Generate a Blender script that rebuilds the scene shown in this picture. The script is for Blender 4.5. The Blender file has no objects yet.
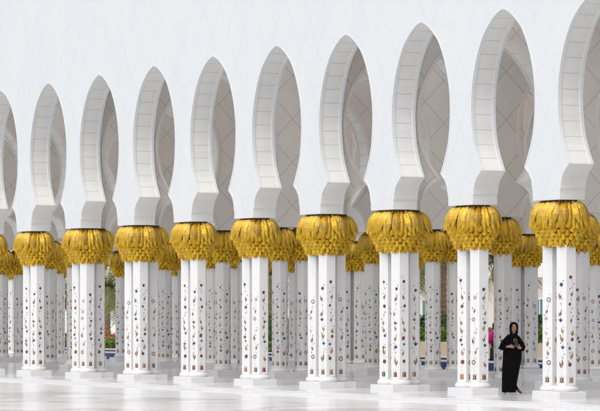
import bpy, bmesh, math, random
from mathutils import Vector, Matrix
random.seed(7)
R = math.radians
scene = bpy.context.scene
COL = scene.collection

# ------------------------------------------------------------------ camera
F_PX, XL, Y0, EYE = 3300.0, -1368.0, 314.5, 1.8     # focal length in photo pixels, wall vanishing point, horizon row
ALPHA = math.pi/2 - math.atan2(300-XL, F_PX)        # angle between the view axis and the normal of the facade
AX = Vector((-math.sin(ALPHA), math.cos(ALPHA), 0)); RT = Vector((math.cos(ALPHA), math.sin(ALPHA), 0))
D0 = F_PX*2.44/113.5
CAM = Vector((0, .33, EYE)) - D0*AX - (559-300)/F_PX*D0*RT
cam = bpy.data.cameras.new('camera'); co = bpy.data.objects.new('camera', cam); COL.objects.link(co)
cam.sensor_width = 36; cam.lens = 36*F_PX/600; cam.shift_y = (Y0-205.5)/600
cam.clip_start = .5; cam.clip_end = 6000
co.location = CAM; co.rotation_euler = (math.pi/2, 0, ALPHA)
scene.camera = co

# ------------------------------------------------------------------ light
SUN_EL, SUN_AZ = R(62), R(148)       # azimuth from +Y clockwise: high over the courtyard, veiled by thin cloud
w = bpy.data.worlds.new('World'); scene.world = w; w.use_nodes = True
nt = w.node_tree; bg = nt.nodes['Background']
sky = nt.nodes.new('ShaderNodeTexSky'); sky.sky_type = 'NISHITA'; sky.sun_disc = False
sky.sun_elevation = SUN_EL; sky.sun_rotation = SUN_AZ; sky.dust_density = 4; sky.air_density = 1.0; sky.ozone_density = 1.0
hs = nt.nodes.new('ShaderNodeHueSaturation'); hs.inputs['Saturation'].default_value = .45      # thin white veil of cloud
nt.links.new(sky.outputs[0], hs.inputs['Color']); nt.links.new(hs.outputs[0], bg.inputs[0]); bg.inputs[1].default_value = .15
sl = bpy.data.lights.new('sun', 'SUN'); sl.energy = .52; sl.angle = R(32); sl.color = (1, .955, .90)
so = bpy.data.objects.new('sun', sl); COL.objects.link(so)
sdir = Vector((math.sin(SUN_AZ)*math.cos(SUN_EL), math.cos(SUN_AZ)*math.cos(SUN_EL), math.sin(SUN_EL)))
so.rotation_euler = sdir.to_track_quat('Z', 'Y').to_euler(); so.location = (0, -30, 40)
vs = scene.view_settings; vs.view_transform = 'Standard'; vs.look = 'None'; vs.gamma = 1; vs.exposure = .46; vs.use_curve_mapping = False
scene.render.engine = 'CYCLES'
scene.cycles.max_bounces = 12; scene.cycles.diffuse_bounces = 9; scene.cycles.glossy_bounces = 4

# ------------------------------------------------------------------ helpers
def proj(X, Y, Z=0):
    q = Vector((X, Y, 0)) - Vector((CAM.x, CAM.y, 0)); d = q.dot(AX)
    return 300+F_PX*q.dot(RT)/d, Y0-F_PX*(Z-EYE)/d
def ray_at_y(px, Y):                 # point of plane Y = const under photo column px
    dv = AX + (px-300)/F_PX*RT; t = (Y-CAM.y)/dv.y
    return CAM.x+dv.x*t
def ray_ground(px, py):
    d = F_PX*EYE/(py-Y0); return CAM + d*AX + (px-300)/F_PX*d*RT
def tag(o, label=None, cat=None, group=None, kind=None):
    if label: o['label'] = label
    if cat: o['category'] = cat
    if group: o['group'] = group
    if kind: o['kind'] = kind
    return o
def empty(name, loc, rz=0):
    o = bpy.data.objects.new(name, None); o.location = loc; o.rotation_euler = (0, 0, rz); o.empty_display_size = .2
    COL.objects.link(o); return o
def link(name, me, parent=None, loc=(0, 0, 0), rz=0):
    o = bpy.data.objects.new(name, me); COL.objects.link(o); o.location = loc; o.rotation_euler = (0, 0, rz)
    if parent: o.parent = parent
    return o
def copy_tree(o, parent=None):
    c = o.copy(); COL.objects.link(c)
    if parent: c.parent = parent
    for ch in o.children: copy_tree(ch, c)
    return c

class MB:
    def __init__(s): s.v = []; s.f = []; s.m = []; s.uv = {}; s.sm = []
    def vert(s, p): s.v.append(tuple(p)); return len(s.v)-1
    def face(s, idx, m=0, uv=None, smooth=False):
        s.f.append(tuple(idx)); s.m.append(m); s.sm.append(smooth)
        if uv: s.uv[len(s.f)-1] = uv
    def quad(s, a, b, c, d, m=0, uv=None, smooth=False):
        s.face([s.vert(a), s.vert(b), s.vert(c), s.vert(d)], m, uv, smooth)
    def box(s, c, d, m=0, bev=0):
        x, y, z = c; a, b, h = d[0]/2, d[1]/2, d[2]/2
        if bev:
            rings = []
            for zz, k in ((-h, 0), (h-bev, 0), (h, bev)):
                rings.append([s.vert((x+sx*(a-k), y+sy*(b-k), z+zz)) for sx, sy in ((-1, -1), (1, -1), (1, 1), (-1, 1))])
            for r0, r1 in zip(rings, rings[1:]):
                for i in range(4): s.face((r0[i], r0[(i+1) % 4], r1[(i+1) % 4], r1[i]), m)
            s.face(rings[0][::-1], m); s.face(rings[-1], m); return
        p = [s.vert((x+sx*a, y+sy*b, z+sz*h)) for sz in (-1, 1) for sx, sy in ((-1, -1), (1, -1), (1, 1), (-1, 1))]
        for q in ((3, 2, 1, 0), (4, 5, 6, 7), (0, 1, 5, 4), (1, 2, 6, 5), (2, 3, 7, 6), (3, 0, 4, 7)): s.face([p[i] for i in q], m)
    def loft(s, rings, m=0, smooth=True, caps=True, closed=True):
        ids = [[s.vert(p) for p in r] for r in rings]; n = len(ids[0])
        for a, b in zip(ids, ids[1:]):
            for i in range(n if closed else n-1):
                j = (i+1) % n; s.face((a[i], a[j], b[j], b[i]), m, None, smooth)
        if caps: s.face(ids[0][::-1], m); s.face(ids[-1], m)
    def tube(s, pts, rad, n=8, m=0):
        pts = [Vector(p) for p in pts]; rings = []
        for i, p in enumerate(pts):
            t = (pts[min(i+1, len(pts)-1)]-pts[max(i-1, 0)]).normalized()
            a = t.cross(Vector((.3, .9, .1))).normalized(); b = t.cross(a)
            r = rad[i] if hasattr(rad, '__len__') else rad
            rings.append([p+a*r*math.cos(2*math.pi*k/n)+b*r*math.sin(2*math.pi*k/n) for k in range(n)])
        s.loft(rings, m)
    def mesh(s, name, mats):
        me = bpy.data.meshes.new(name); me.from_pydata(s.v, [], s.f)
        for m in (mats if isinstance(mats, (list, tuple)) else [mats]): me.materials.append(m)
        me.polygons.foreach_set('material_index', s.m); me.polygons.foreach_set('use_smooth', s.sm)
        if s.uv:
            ul = me.uv_layers.new(name='UVMap')
            for fi, uv in s.uv.items():
                for k, li in enumerate(me.polygons[fi].loop_indices): ul.data[li].uv = uv[k]
        me.update(); return me
    def build(s, name, mats, parent=None, loc=(0, 0, 0), rz=0): return link(name, s.mesh(name, mats), parent, loc, rz)

# ------------------------------------------------------------------ materials
class NT:
    def __init__(s, name):
        s.mat = bpy.data.materials.new(name); s.mat.use_nodes = True; s.t = s.mat.node_tree
        s.b = s.t.nodes['Principled BSDF']
    def n(s, typ, **kw):
        nd = s.t.nodes.new(typ)
        for k, v in kw.items():
            if k.startswith('i_'):
                key = k[2:]; nd.inputs[int(key) if key.isdigit() else key].default_value = v
            else: setattr(nd, k, v)
        return nd
    def l(s, a, b): s.t.links.new(a, b)
    def math(s, op, a, b=None, c=None):
        nd = s.t.nodes.new('ShaderNodeMath'); nd.operation = op
        for i, x in enumerate((a, b, c)):
            if x is None: continue
            if isinstance(x, (int, float)): nd.inputs[i].default_value = x
            else: s.l(x, nd.inputs[i])
        return nd.outputs[0]
    def ramp(s, fac, stops):
        nd = s.t.nodes.new('ShaderNodeValToRGB'); cr = nd.color_ramp
        while len(cr.elements) < len(stops): cr.elements.new(.5)
        for e, (p, c) in zip(cr.elements, stops): e.position = p; e.color = (*c, 1)
        s.l(fac, nd.inputs[0]); return nd.outputs[0]
    def mix(s, fac, a, b):
        nd = s.t.nodes.new('ShaderNodeMix'); nd.data_type = 'RGBA'
        for sock, x in ((nd.inputs[0], fac), (nd.inputs[6], a), (nd.inputs[7], b)):
            if isinstance(x, (int, float)): sock.default_value = x
            elif isinstance(x, tuple): sock.default_value = (*x, 1)
            else: s.l(x, sock)
        return nd.outputs[2]
    def noise(s, scale, detail=4, vec=None, rough=.55):
        nd = s.n('ShaderNodeTexNoise'); nd.inputs['Scale'].default_value = scale; nd.inputs['Detail'].default_value = detail
        nd.inputs['Roughness'].default_value = rough
        if vec is not None: s.l(vec, nd.inputs['Vector'])
        return nd.outputs['Fac']
    def coord(s, out='Object', scale=None):
        tc = s.n('ShaderNodeTexCoord')
        if not scale: return tc.outputs[out]
        mp = s.n('ShaderNodeMapping'); mp.inputs['Scale'].default_value = scale; s.l(tc.outputs[out], mp.inputs[0]); return mp.outputs[0]
    def xyz(s, vec):
        nd = s.n('ShaderNodeSeparateXYZ'); s.l(vec, nd.inputs[0]); return nd.outputs
    def bump(s, h, strength, dist):
        nd = s.n('ShaderNodeBump'); nd.inputs['Strength'].default_value = strength; nd.inputs['Distance'].default_value = dist
        s.l(h, nd.inputs['Height']); s.l(nd.outputs[0], s.b.inputs['Normal'])
    def line(s, x, period, width):       # 1 inside a thin line at every multiple of period
        f = s.math('FRACT', s.math('DIVIDE', x, period)); d = s.math('ABSOLUTE', s.math('SUBTRACT', f, .5))
        return s.math('GREATER_THAN', d, .5-width/period/2)
    def setc(s, c):
        if isinstance(c, tuple): s.b.inputs['Base Color'].default_value = (*c, 1)
        else: s.l(c, s.b.inputs['Base Color'])
    def rough(s, r): s.b.inputs['Roughness'].default_value = r

D = 3.72
def plain(name, c, rough=.6, metal=0, var=.0, scale=4):
    m = NT(name); m.rough(rough); m.b.inputs['Metallic'].default_value = metal
    if var:
        nz = m.noise(scale, 4, m.coord())
        m.setc(m.ramp(nz, [(.25, tuple(x*(1-var) for x in c)), (.75, tuple(min(1, x*(1+var)) for x in c))]))
    else: m.setc(c)
    return m.mat

def mat_facade():
    m = NT('facade_marble'); m.rough(.55); oc = m.coord(); x, y, z = m.xyz(oc)
    nz = m.noise(.9, 5, m.coord(scale=(1, 1, .35)), .6); n2 = m.noise(5, 4, oc, .65)
    base = m.ramp(nz, [(.25, (.675, .70, .705)), (.55, (.71, .73, .725)), (.8, (.74, .745, .735))])
    base = m.mix(m.math('MULTIPLY', n2, .4), base, (.63, .65, .68))
    # incised lattice of tall diamonds over the spandrels, feather carving beside the arches
    u = m.math('ADD', x, m.math('MULTIPLY', z, .62)); v = m.math('SUBTRACT', x, m.math('MULTIPLY', z, .62))
    lat = m.math('MAXIMUM', m.line(u, .93, .03), m.line(v, .93, .03))
    hi = m.math('GREATER_THAN', z, 7.9)
    dx = m.math('PINGPONG', m.math('ADD', x, D*40), D/2)
    st = m.math('SINE', m.math('MULTIPLY', m.math('ADD', z, m.math('MULTIPLY', dx, 1.5)), 2*math.pi/.17))
    low = m.math('MULTIPLY', m.math('LESS_THAN', z, 7.9), m.math('GREATER_THAN', z, 4.7))
    side = m.math('MULTIPLY', m.math('LESS_THAN', dx, .62), m.math('GREATER_THAN', dx, .06))
    def band(v_, a, b, soft):
        r1 = m.n('ShaderNodeMapRange', interpolation_type='SMOOTHSTEP'); r1.inputs[1].default_value = a; r1.inputs[2].default_value = a+soft; m.l(v_, r1.inputs[0])
        r2 = m.n('ShaderNodeMapRange', interpolation_type='SMOOTHSTEP'); r2.inputs[1].default_value = b-soft; r2.inputs[2].default_value = b; r2.inputs[3].default_value = 1; r2.inputs[4].default_value = 0; m.l(v_, r2.inputs[0])
        return m.math('MULTIPLY', r1.outputs[0], r2.outputs[0])
    gate = m.math('MULTIPLY', band(z, 4.75, 8.3, .8), band(dx, -.3, .66, .3))
    patch = m.noise(.8, 2, oc)
    fe = m.math('MULTIPLY', m.math('MULTIPLY', gate, patch), m.math('MULTIPLY', m.math('ADD', st, 1), .5))
    h = m.math('SUBTRACT', fe, m.math('MULTIPLY', lat, .7))
    h = m.math('ADD', h, m.math('MULTIPLY', n2, .35))
    slab = m.math('MAXIMUM', m.line(z, 1.24, .008), 0)
    base = m.mix(m.math('MULTIPLY', lat, .16), base, (.52, .51, .50))
    m.setc(base); m.bump(h, .5, .009); return m.mat

def mat_soffit():
    m = NT('soffit_marble'); m.rough(.6); uv = m.coord('UV'); u, v, _ = m.xyz(uv)
    nz = m.noise(1.3, 5, m.coord()); ln = m.line(u, .34, .014)
    blk = m.n('ShaderNodeTexWhiteNoise', noise_dimensions='1D'); m.l(m.math('FLOOR', m.math('ADD', m.math('DIVIDE', u, .34), .5)), blk.inputs['W'])
    base = m.ramp(nz, [(.3, (.735, .735, .71)), (.7, (.79, .785, .76))])
    base = m.mix(m.math('MULTIPLY', blk.outputs['Value'], .35), base, (.67, .67, .645))
    m.setc(m.mix(m.math('MULTIPLY', ln, .6), base, (.38, .36, .34))); m.bump(m.math('SUBTRACT', 1, ln), .5, .01); return m.mat

def mat_beige():
    m = NT('beige_stone'); m.rough(.65); oc = m.coord(); x, y, z = m.xyz(oc); q = m.math('ADD', x, y)
    s2 = math.sqrt(.5)
    a = m.math('MULTIPLY', m.math('ADD', q, z), s2); b = m.math('MULTIPLY', m.math('SUBTRACT', q, z), s2)
    P = .86
    ln = m.math('MAXIMUM', m.line(a, P, .022), m.line(b, P, .022))
    cell = m.n('ShaderNodeCombineXYZ'); m.l(m.math('FLOOR', m.math('ADD', m.math('DIVIDE', a, P), .5)), cell.inputs[0]); m.l(m.math('FLOOR', m.math('ADD', m.math('DIVIDE', b, P), .5)), cell.inputs[1])
    wn = m.n('ShaderNodeTexWhiteNoise', noise_dimensions='2D'); m.l(cell.outputs[0], wn.inputs['Vector'])
    nz = m.noise(1.1, 5, oc)
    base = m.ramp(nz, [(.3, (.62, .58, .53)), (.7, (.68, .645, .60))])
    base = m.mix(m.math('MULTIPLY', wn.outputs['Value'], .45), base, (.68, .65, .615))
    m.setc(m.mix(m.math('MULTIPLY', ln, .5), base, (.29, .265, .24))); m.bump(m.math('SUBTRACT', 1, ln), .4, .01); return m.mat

def mat_marble(name, c0, c1, rough=.3, vein=.12):
    m = NT(name); m.rough(rough); oc = m.coord()
    ge = m.n('ShaderNodeNewGeometry')
    oi = m.n('ShaderNodeObjectInfo')
    nz = m.noise(1.6, 6, oc, .62); w_ = m.noise(3.5, 6, m.coord(scale=(1, 1, .45)), .7)
    vn = m.ramp(m.math('ABSOLUTE', m.math('SUBTRACT', w_, .5)), [(0, (1, 1, 1)), (.035, (0, 0, 0))])
    base = m.ramp(nz, [(.3, c0), (.7, c1)])
    m.setc(m.mix(m.math('MULTIPLY', vn, vein), base, tuple(x*.72 for x in c0))); return m.mat

def mat_floor(name, c0, c1, tile, rough, cj):
    m = NT(name); oc = m.coord(); x, y, z = m.xyz(oc)
    ln = m.math('MAXIMUM', m.line(x, tile, .012), m.line(y, tile, .012))
    cell = m.n('ShaderNodeCombineXYZ'); m.l(m.math('FLOOR', m.math('ADD', m.math('DIVIDE', x, tile), .5)), cell.inputs[0]); m.l(m.math('FLOOR', m.math('ADD', m.math('DIVIDE', y, tile), .5)), cell.inputs[1])
    wn = m.n('ShaderNodeTexWhiteNoise', noise_dimensions='2D'); m.l(cell.outputs[0], wn.inputs['Vector'])
    nz = m.noise(.55, 6, oc, .65)
    base = m.ramp(nz, [(.3, c0), (.72, c1)])
    base = m.mix(m.math('MULTIPLY', wn.outputs['Value'], .4), base, tuple(x*.86 for x in c0))
    m.setc(m.mix(m.math('MULTIPLY', ln, .5), base, cj))
    r2 = m.noise(.8, 4, oc)
    m.l(m.math('ADD', m.math('MULTIPLY', r2, .16), rough-.08), m.b.inputs['Roughness'])
    m.bump(m.noise(2.2, 3, oc), .06, .01); return m.mat

def mat_court():
    m = NT('courtyard_marble'); oc = m.coord(); x, y, z = m.xyz(oc)
    ln = m.math('MAXIMUM', m.line(x, 1.5, .012), m.line(y, 1.5, .012))
    cell = m.n('ShaderNodeCombineXYZ'); m.l(m.math('FLOOR', m.math('ADD', m.math('DIVIDE', x, 1.5), .5)), cell.inputs[0]); m.l(m.math('FLOOR', m.math('ADD', m.math('DIVIDE', y, 1.5), .5)), cell.inputs[1])
    wn = m.n('ShaderNodeTexWhiteNoise', noise_dimensions='2D'); m.l(cell.outputs[0], wn.inputs['Vector'])
    base = m.ramp(m.noise(.35, 6, oc, .7), [(.3, (.72, .735, .745)), (.7, (.82, .82, .82))])
    base = m.mix(m.math('MULTIPLY', wn.outputs['Value'], .35), base, (.67, .685, .70))
    # broad inlaid vines of grey and rosy marble crossing the court
    vine = m.ramp(m.noise(.16, 3, oc, .5), [(.47, (0, 0, 0)), (.49, (1, 1, 1)), (.515, (1, 1, 1)), (.535, (0, 0, 0))])
    far = m.math('LESS_THAN', y, -4.6)
    base = m.mix(m.math('MULTIPLY', m.math('MULTIPLY', vine, far), .5), base, (.36, .35, .37))
    m.setc(m.mix(m.math('MULTIPLY', ln, .4), base, (.5, .5, .5)))
    m.l(m.math('ADD', m.math('MULTIPLY', m.noise(.5, 4, oc), .16), .12), m.b.inputs['Roughness'])
    m.bump(m.noise(1.2, 3, oc), .03, .01); return m.mat

def mat_gold():
    m = NT('gilded_copper'); oc = m.coord(); nz = m.noise(7, 5, oc, .65); n2 = m.noise(55, 3, oc); x, y, z = m.xyz(oc)
    gi = m.n('ShaderNodeNewGeometry').outputs['Random Per Island']
    c = m.mix(gi, (.54, .315, .018), (.84, .54, .035))
    # older, tarnished gilding on the big upper fronds
    up = m.n('ShaderNodeMapRange'); up.inputs[1].default_value = 3.66; up.inputs[2].default_value = 3.95; m.l(z, up.inputs[0])
    ta = m.ramp(nz, [(.42, (0, 0, 0)), (.62, (1, 1, 1))])
    c = m.mix(m.math('MULTIPLY', m.math('MULTIPLY', up.outputs[0], ta), .7), c, (.46, .32, .13))
    c = m.mix(m.math('MULTIPLY', ta, .22), c, (.36, .20, .03))
    m.setc(c); m.b.inputs['Metallic'].default_value = .72
    m.l(m.math('ADD', m.math('MULTIPLY', n2, .22), .30), m.b.inputs['Roughness'])
    rib = m.noise(1, 4, m.coord(scale=(34, 34, 4)), .7)
    m.bump(m.math('ADD', m.math('ADD', nz, rib), m.math('MULTIPLY', n2, .4)), .6, .02); return m.mat

def mat_leaf(name, c0, c1):
    m = NT(name); m.rough(.6); nz = m.noise(2.5, 4, m.coord()); gi = m.n('ShaderNodeNewGeometry')
    c = m.mix(gi.outputs['Random Per Island'], c0, c1)
    m.setc(m.mix(m.math('MULTIPLY', nz, .5), c, tuple(x*.6 for x in c0))); return m.mat

M = dict(
    facade=mat_facade(), soffit=mat_soffit(), beige=mat_beige(),
    shaft=mat_marble('column_marble', (.74, .74, .74), (.80, .795, .785), .28, .08),
    plinth=mat_marble('plinth_marble', (.73, .73, .735), (.79, .785, .78), .3, .12),
    rim=mat_marble('rim_marble', (.76, .75, .73), (.81, .80, .78), .5, .05),
    beigerim=mat_marble('beige_rim', (.66, .62, .575), (.72, .68, .635), .5, .04),
    white=plain('white_moulding', (.79, .79, .79), .5, 0, .02),
    gold=mat_gold(), dark=plain('neck_gap_shade', (.09, .055, .02), .6), core=plain('crevice_shade_core', (.10, .05, .01), .6, .4, .2, 8),  # both dark browns paint in shade: capital crevices and the gap above
    court=mat_court(),
    inner=mat_floor('arcade_floor_marble', (.68, .68, .685), (.77, .765, .76), 1.24, .17, (.45, .45, .45)),
    blue=plain('inlay_lapis', (.03, .045, .15), .3), red=plain('inlay_red_agate', (.15, .03, .035), .3),
    orange=plain('inlay_carnelian', (.33, .14, .05), .3), green=plain('inlay_malachite', (.03, .10, .08), .3),
    mauve=plain('inlay_amethyst', (.14, .10, .12), .3), stem=plain('inlay_stem', (.50, .45, .38), .4),
    yellow=plain('inlay_amber', (.38, .26, .12), .3),
    paving=plain('outer_paving', (.62, .58, .52), .5, 0, .08, .6),
    tile=plain('pool_tile', (.012, .03, .22), .2, 0, .2, 6), poolwhite=plain('pool_coping', (.78, .77, .75), .4),
    wall=plain('low_wall_render', (.56, .45, .32), .7, 0, .07, 1.2), soil=plain('soil', (.12, .08, .05), .9),
    hedge=mat_leaf('hedge_leaf', (.10, .19, .012), (.20, .29, .02)), bush=mat_leaf('bush_leaf', (.03, .085, .02), (.07, .15, .03)),
    flower=mat_leaf('flower_pink', (.62, .03, .16), (.70, .05, .06)), oflower=mat_leaf('flower_orange', (.75, .2, .03), (.70, .07, .05)),
    palm=mat_leaf('palm_leaf', (.09, .14, .03), (.20, .20, .06)), dates=plain('dates', (.45, .26, .06), .5, 0, .3, 10),
    trunk=plain('palm_trunk', (.26, .17, .10), .9, 0, .35, 6),
    bldg=plain('pale_render', (.66, .60, .53), .7, 0, .04, .5), glass=plain('green_glass', (.10, .22, .23), .08),
)
INLAY = ['shaft', 'stem', 'blue', 'red', 'orange', 'green', 'mauve', 'yellow']
INLAY_M = [M[k] for k in INLAY]

# ------------------------------------------------------------------ ground
def sheet(name, x0, x1, y0, y1, z, m, nx=1, ny=1):
    b = MB(); b.quad((x0, y0, z), (x1, y0, z), (x1, y1, z), (x0, y1, z)); o = b.build(name, m); tag(o, kind='structure'); return o
YSTEP = -1.75
sheet('ground', -2500, 2500, -2500, 2500, -.16, M['paving'])
sheet('courtyard_floor', -160, 120, -140, YSTEP, -.09, M['court'])
b = MB(); b.box((-20, (YSTEP+16.6)/2, -.075), (280, 16.6-YSTEP, .15), 0, .012); tag(b.build('arcade_floor', M['inner']), kind='structure')
b = MB(); b.box((-20, YSTEP-.16, -.075), (280, .318, .10), 0, .01); tag(b.build('courtyard_step', M['inner']), kind='structure')

# ------------------------------------------------------------------ arcade walls
ZB = 4.25; ZTOP = 12.6; T = .62
KEY = [(1.305, ZB), (1.30, 4.47), (1.275, 4.485), (1.265, 4.56), (1.225, 4.71), (1.14, 4.83), (1.04, 4.91), (.968, 4.962), (.945, 4.985), (.94, 5.0), (.946, 5.02), (.975, 5.07), (1.035, 5.16), (1.15, 5.37), (1.26, 5.62), (1.335, 5.92),
       (1.37, 6.25), (1.375, 6.5), (1.345, 6.82), (1.275, 7.14), (1.165, 7.44), (1.01, 7.74), (.82, 8.01), (.59, 8.215), (.34, 8.38), (.14, 8.468), (0, 8.50)]
CUSP = 9
def refine(key):
    out = key[:CUSP+1]; k = key[CUSP:]
    for i in range(len(k)-1):
        p0, p1, p2, p3 = k[max(i-1, 0)], k[i], k[i+1], k[min(i+2, len(k)-1)]
        for s in range(1, 4):
            t = s/3
            out.append(tuple(.5*(2*p1[c]+(p2[c]-p0[c])*t+(2*p0[c]-5*p1[c]+4*p2[c]-p3[c])*t*t+(3*p1[c]-p0[c]-3*p2[c]+p3[c])*t**3) for c in (0, 1)))
    out[-1] = (0, 8.50); return out
PROF = refine(KEY)
def offset(prof, d):       # outline moved away from the opening by d
    out = []
    for i, (a, z) in enumerate(prof):
        p, q = prof[max(i-1, 0)], prof[min(i+1, len(prof)-1)]
        tx, tz = q[0]-p[0], q[1]-p[1]; L = math.hypot(tx, tz) or 1
        nx, nz = tz/L, -tx/L
        if i == len(prof)-1: nx, nz = 0, 1.0
        if i == CUSP: nx, nz = 1, 0
        out.append((max(a+nx*d, 0), z+nz*d))
    return out
def arcade(root, centres, edges, to, scale, thick, mats, front_rim, rim_w, soffit_name='arch_soffit'):
    """wall of arches: centres of openings, edges = pier centre lines (len+1), to(u, v, z) maps to the wall's space"""
    face = MB()
    for c, e0, e1 in zip(centres, edges, edges[1:]):
        pr = [(a*scale, z) for a, z in PROF]
        for sgn, e in ((-1, e0), (1, e1)):
            for (a0, z0), (a1, z1) in zip(pr, pr[1:]):
                for v in (0, thick):
                    q = [to(e, v, z0), to(c+sgn*a0, v, z0), to(c+sgn*a1, v, z1), to(e, v, z1)]
                    face.quad(*(q if (sgn < 0) == (v == 0) else q[::-1]))
            q = [to(e, 0, ZB), to(c+sgn*pr[0][0], 0, ZB), to(c+sgn*pr[0][0], thick, ZB), to(e, thick, ZB)]
            face.quad(*q)
        for v in (0, thick):
            q = [to(e0, v, 8.50), to(e1, v, 8.50), to(e1, v, ZTOP), to(e0, v, ZTOP)]
            face.quad(*(q if v == 0 else q[::-1]))
        face.quad(to(e0, 0, ZTOP), to(e1, 0, ZTOP), to(e1, thick, ZTOP), to(e0, thick, ZTOP))
        # soffit with raised rims and a sunk panel
        so_ = MB(); rows = [(0, 0), (.075, 0), (.082, .022), (thick-.082, .022), (thick-.075, 0), (thick, 0)]
        for sgn in (-1, 1):
            s_ = 0
            for i in range(len(pr)-1):
                (a0, z0), (a1, z1) = pr[i], pr[i+1]; ds = math.hypot(a1-a0, z1-z0)
                off0, off1 = offset(pr, 1)[i], offset(pr, 1)[i+1]
                def pt(k, r, sgn=sgn):
                    a, z = pr[i+k]; o = offs[i+k]; dep = r[1] if i+k > CUSP else 0
                    return to(c+sgn*(a+(o[0]-a)*dep), r[0], z+(o[1]-z)*dep)
                offs = OFF1(pr)
                for r0, r1 in zip(rows, rows[1:]):
                    pan = r0[1] > 0 and r1[1] > 0 and i >= CUSP
                    q = [pt(0, r0), pt(0, r1), pt(1, r1), pt(1, r0)]
                    u0 = s_ if pan else .17; u1 = s_+ds if pan else .17
                    uv = [(u0, 0), (u0, 1), (u1, 1), (u1, 0)]
                    if sgn > 0: q, uv = q[::-1], uv[::-1]
                    so_.quad(*q, 0 if pan or i < CUSP else 1, uv)
                if i >= CUSP: s_ += ds
        so_.build(soffit_name, [mats[1], mats[2]], root)
        for v, proud in front_rim:
            rm = MB(); pr2 = offset(pr, rim_w); zc = pr[CUSP][1]
            pr2 = [(a, min(z, zc) if i < CUSP else max(z, zc)) for i, (a, z) in enumerate(pr2)]      # no overlap where the outline turns
            for sgn in (-1, 1):
                for i in range(len(pr)-1):
                    (a0, z0), (a1, z1) = pr[i], pr[i+1]; (b0, y0), (b1, y1) = pr2[i], pr2[i+1]
                    vv = v+proud
                    rm.quad(to(c+sgn*a0, vv, z0), to(c+sgn*a1, vv, z1), to(c+sgn*b1, vv, y1), to(c+sgn*b0, vv, y0))
                    rm.quad(to(c+sgn*b0, vv, y0), to(c+sgn*b1, vv, y1), to(c+sgn*b1, v, y1), to(c+sgn*b0, v, y0))
                    rm.quad(to(c+sgn*a0, vv, z0), to(c+sgn*a1, vv, z1), to(c+sgn*a1, v, z1), to(c+sgn*a0, v, z0))
            rm.build('archivolt', mats[2], root)
    face.build('wall_face', mats[0], root)
_off = {}
def OFF1(pr):
    k = tuple(pr)
    if k not in _off: _off[k] = offset(pr, 1)
    return _off[k]

NF, NB, NR = 16, 21, -4                      # last pier index of the courtyard and the garden facade
W_IDX = [i for i in range(NR, 18) if i % 4 in (2, 3)]
ROW2, ROW3, ROW4 = 5.1, 10.02, 15.0
wf = empty('arcade_wall', (0, 0, 0))
tag(wf, 'tall white marble courtyard facade pierced by a row of pointed arches', 'wall')
arcade(wf, [-D*(i-.5)+.03 for i in range(NF, NR, -1)], [-D*i for i in range(NF, NR-1, -1)], lambda u, v, z: (u, v, z), 1, T,
       [M['facade'], M['soffit'], M['facade']], [(0, -.008)], .05)
wb = empty('arcade_wall', (0, 0, 0))
tag(wb, 'farthest wall of pointed arches, facing the garden and glimpsed through the front arches', 'wall')
Y4 = ROW4-.31
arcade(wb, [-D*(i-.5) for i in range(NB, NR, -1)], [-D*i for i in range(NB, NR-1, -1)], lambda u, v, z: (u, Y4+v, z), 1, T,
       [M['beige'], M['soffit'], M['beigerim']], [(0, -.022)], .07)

def visible_gap(px):                 # which front column stands directly left of a photo column
    k = None
    for i in range(0, 11):
        if proj(-D*i, .33)[0] < px: return i
    return 10
ORD = ['rightmost', 'second from right', 'third from right', 'fourth from right', 'fifth from right', 'sixth from right',
       'seventh from right', 'eighth from right', 'ninth from right', 'leftmost', 'hidden']
for i in W_IDX:
    if i > 15: continue
    tw = empty('cross_wall', (0, 0, 0))
    x = -D*i
    gap = visible_gap(proj(x, 2.6)[0])
    tag(tw, 'beige arched cross wall with diagonal joints, running back from the %s front column' % ORD[i] if 0 <= i <= 9 else
        'beige arched cross wall beyond the right picture edge' if i < 0 else
        'beige arched cross wall with diagonal joints deep in the arcade, seen above the %s front column' % ORD[gap], 'wall', 'beige cross walls inside the arcade')
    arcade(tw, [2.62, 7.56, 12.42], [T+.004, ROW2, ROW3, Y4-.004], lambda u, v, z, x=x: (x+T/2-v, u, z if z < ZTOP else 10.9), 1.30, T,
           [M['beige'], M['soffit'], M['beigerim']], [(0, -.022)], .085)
RX0, RX1 = -D*NF, -D*NR
rf = empty('arcade_roof', ((RX0+RX1)/2, 0, 0)); tag(rf, 'flat pale stone roof above the arcade, long openings added to let daylight in', 'roof')
for y0, y1 in ((T+.005, 1.5), (4.2, 6.0), (9.1, 10.9), (13.8, Y4-.005)):  # spaces between the slabs are invented, shaped to let daylight inside
    b = MB(); b.box((0, (y0+y1)/2, 11.2), (RX1-RX0, y1-y0, .5)); b.build('roof_slab', M['rim'], rf)
for k in range(NR, NF):
    x = -D*(k+.5)-(RX0+RX1)/2
    for y0, y1 in ((1.5, 4.2), (6.0, 9.1), (10.9, 13.8)):
        b = MB(); b.box((x, (y0+y1)/2, 11.2), (.5, y1-y0-.004, .44)); b.build('roof_beam', M['rim'], rf)

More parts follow.
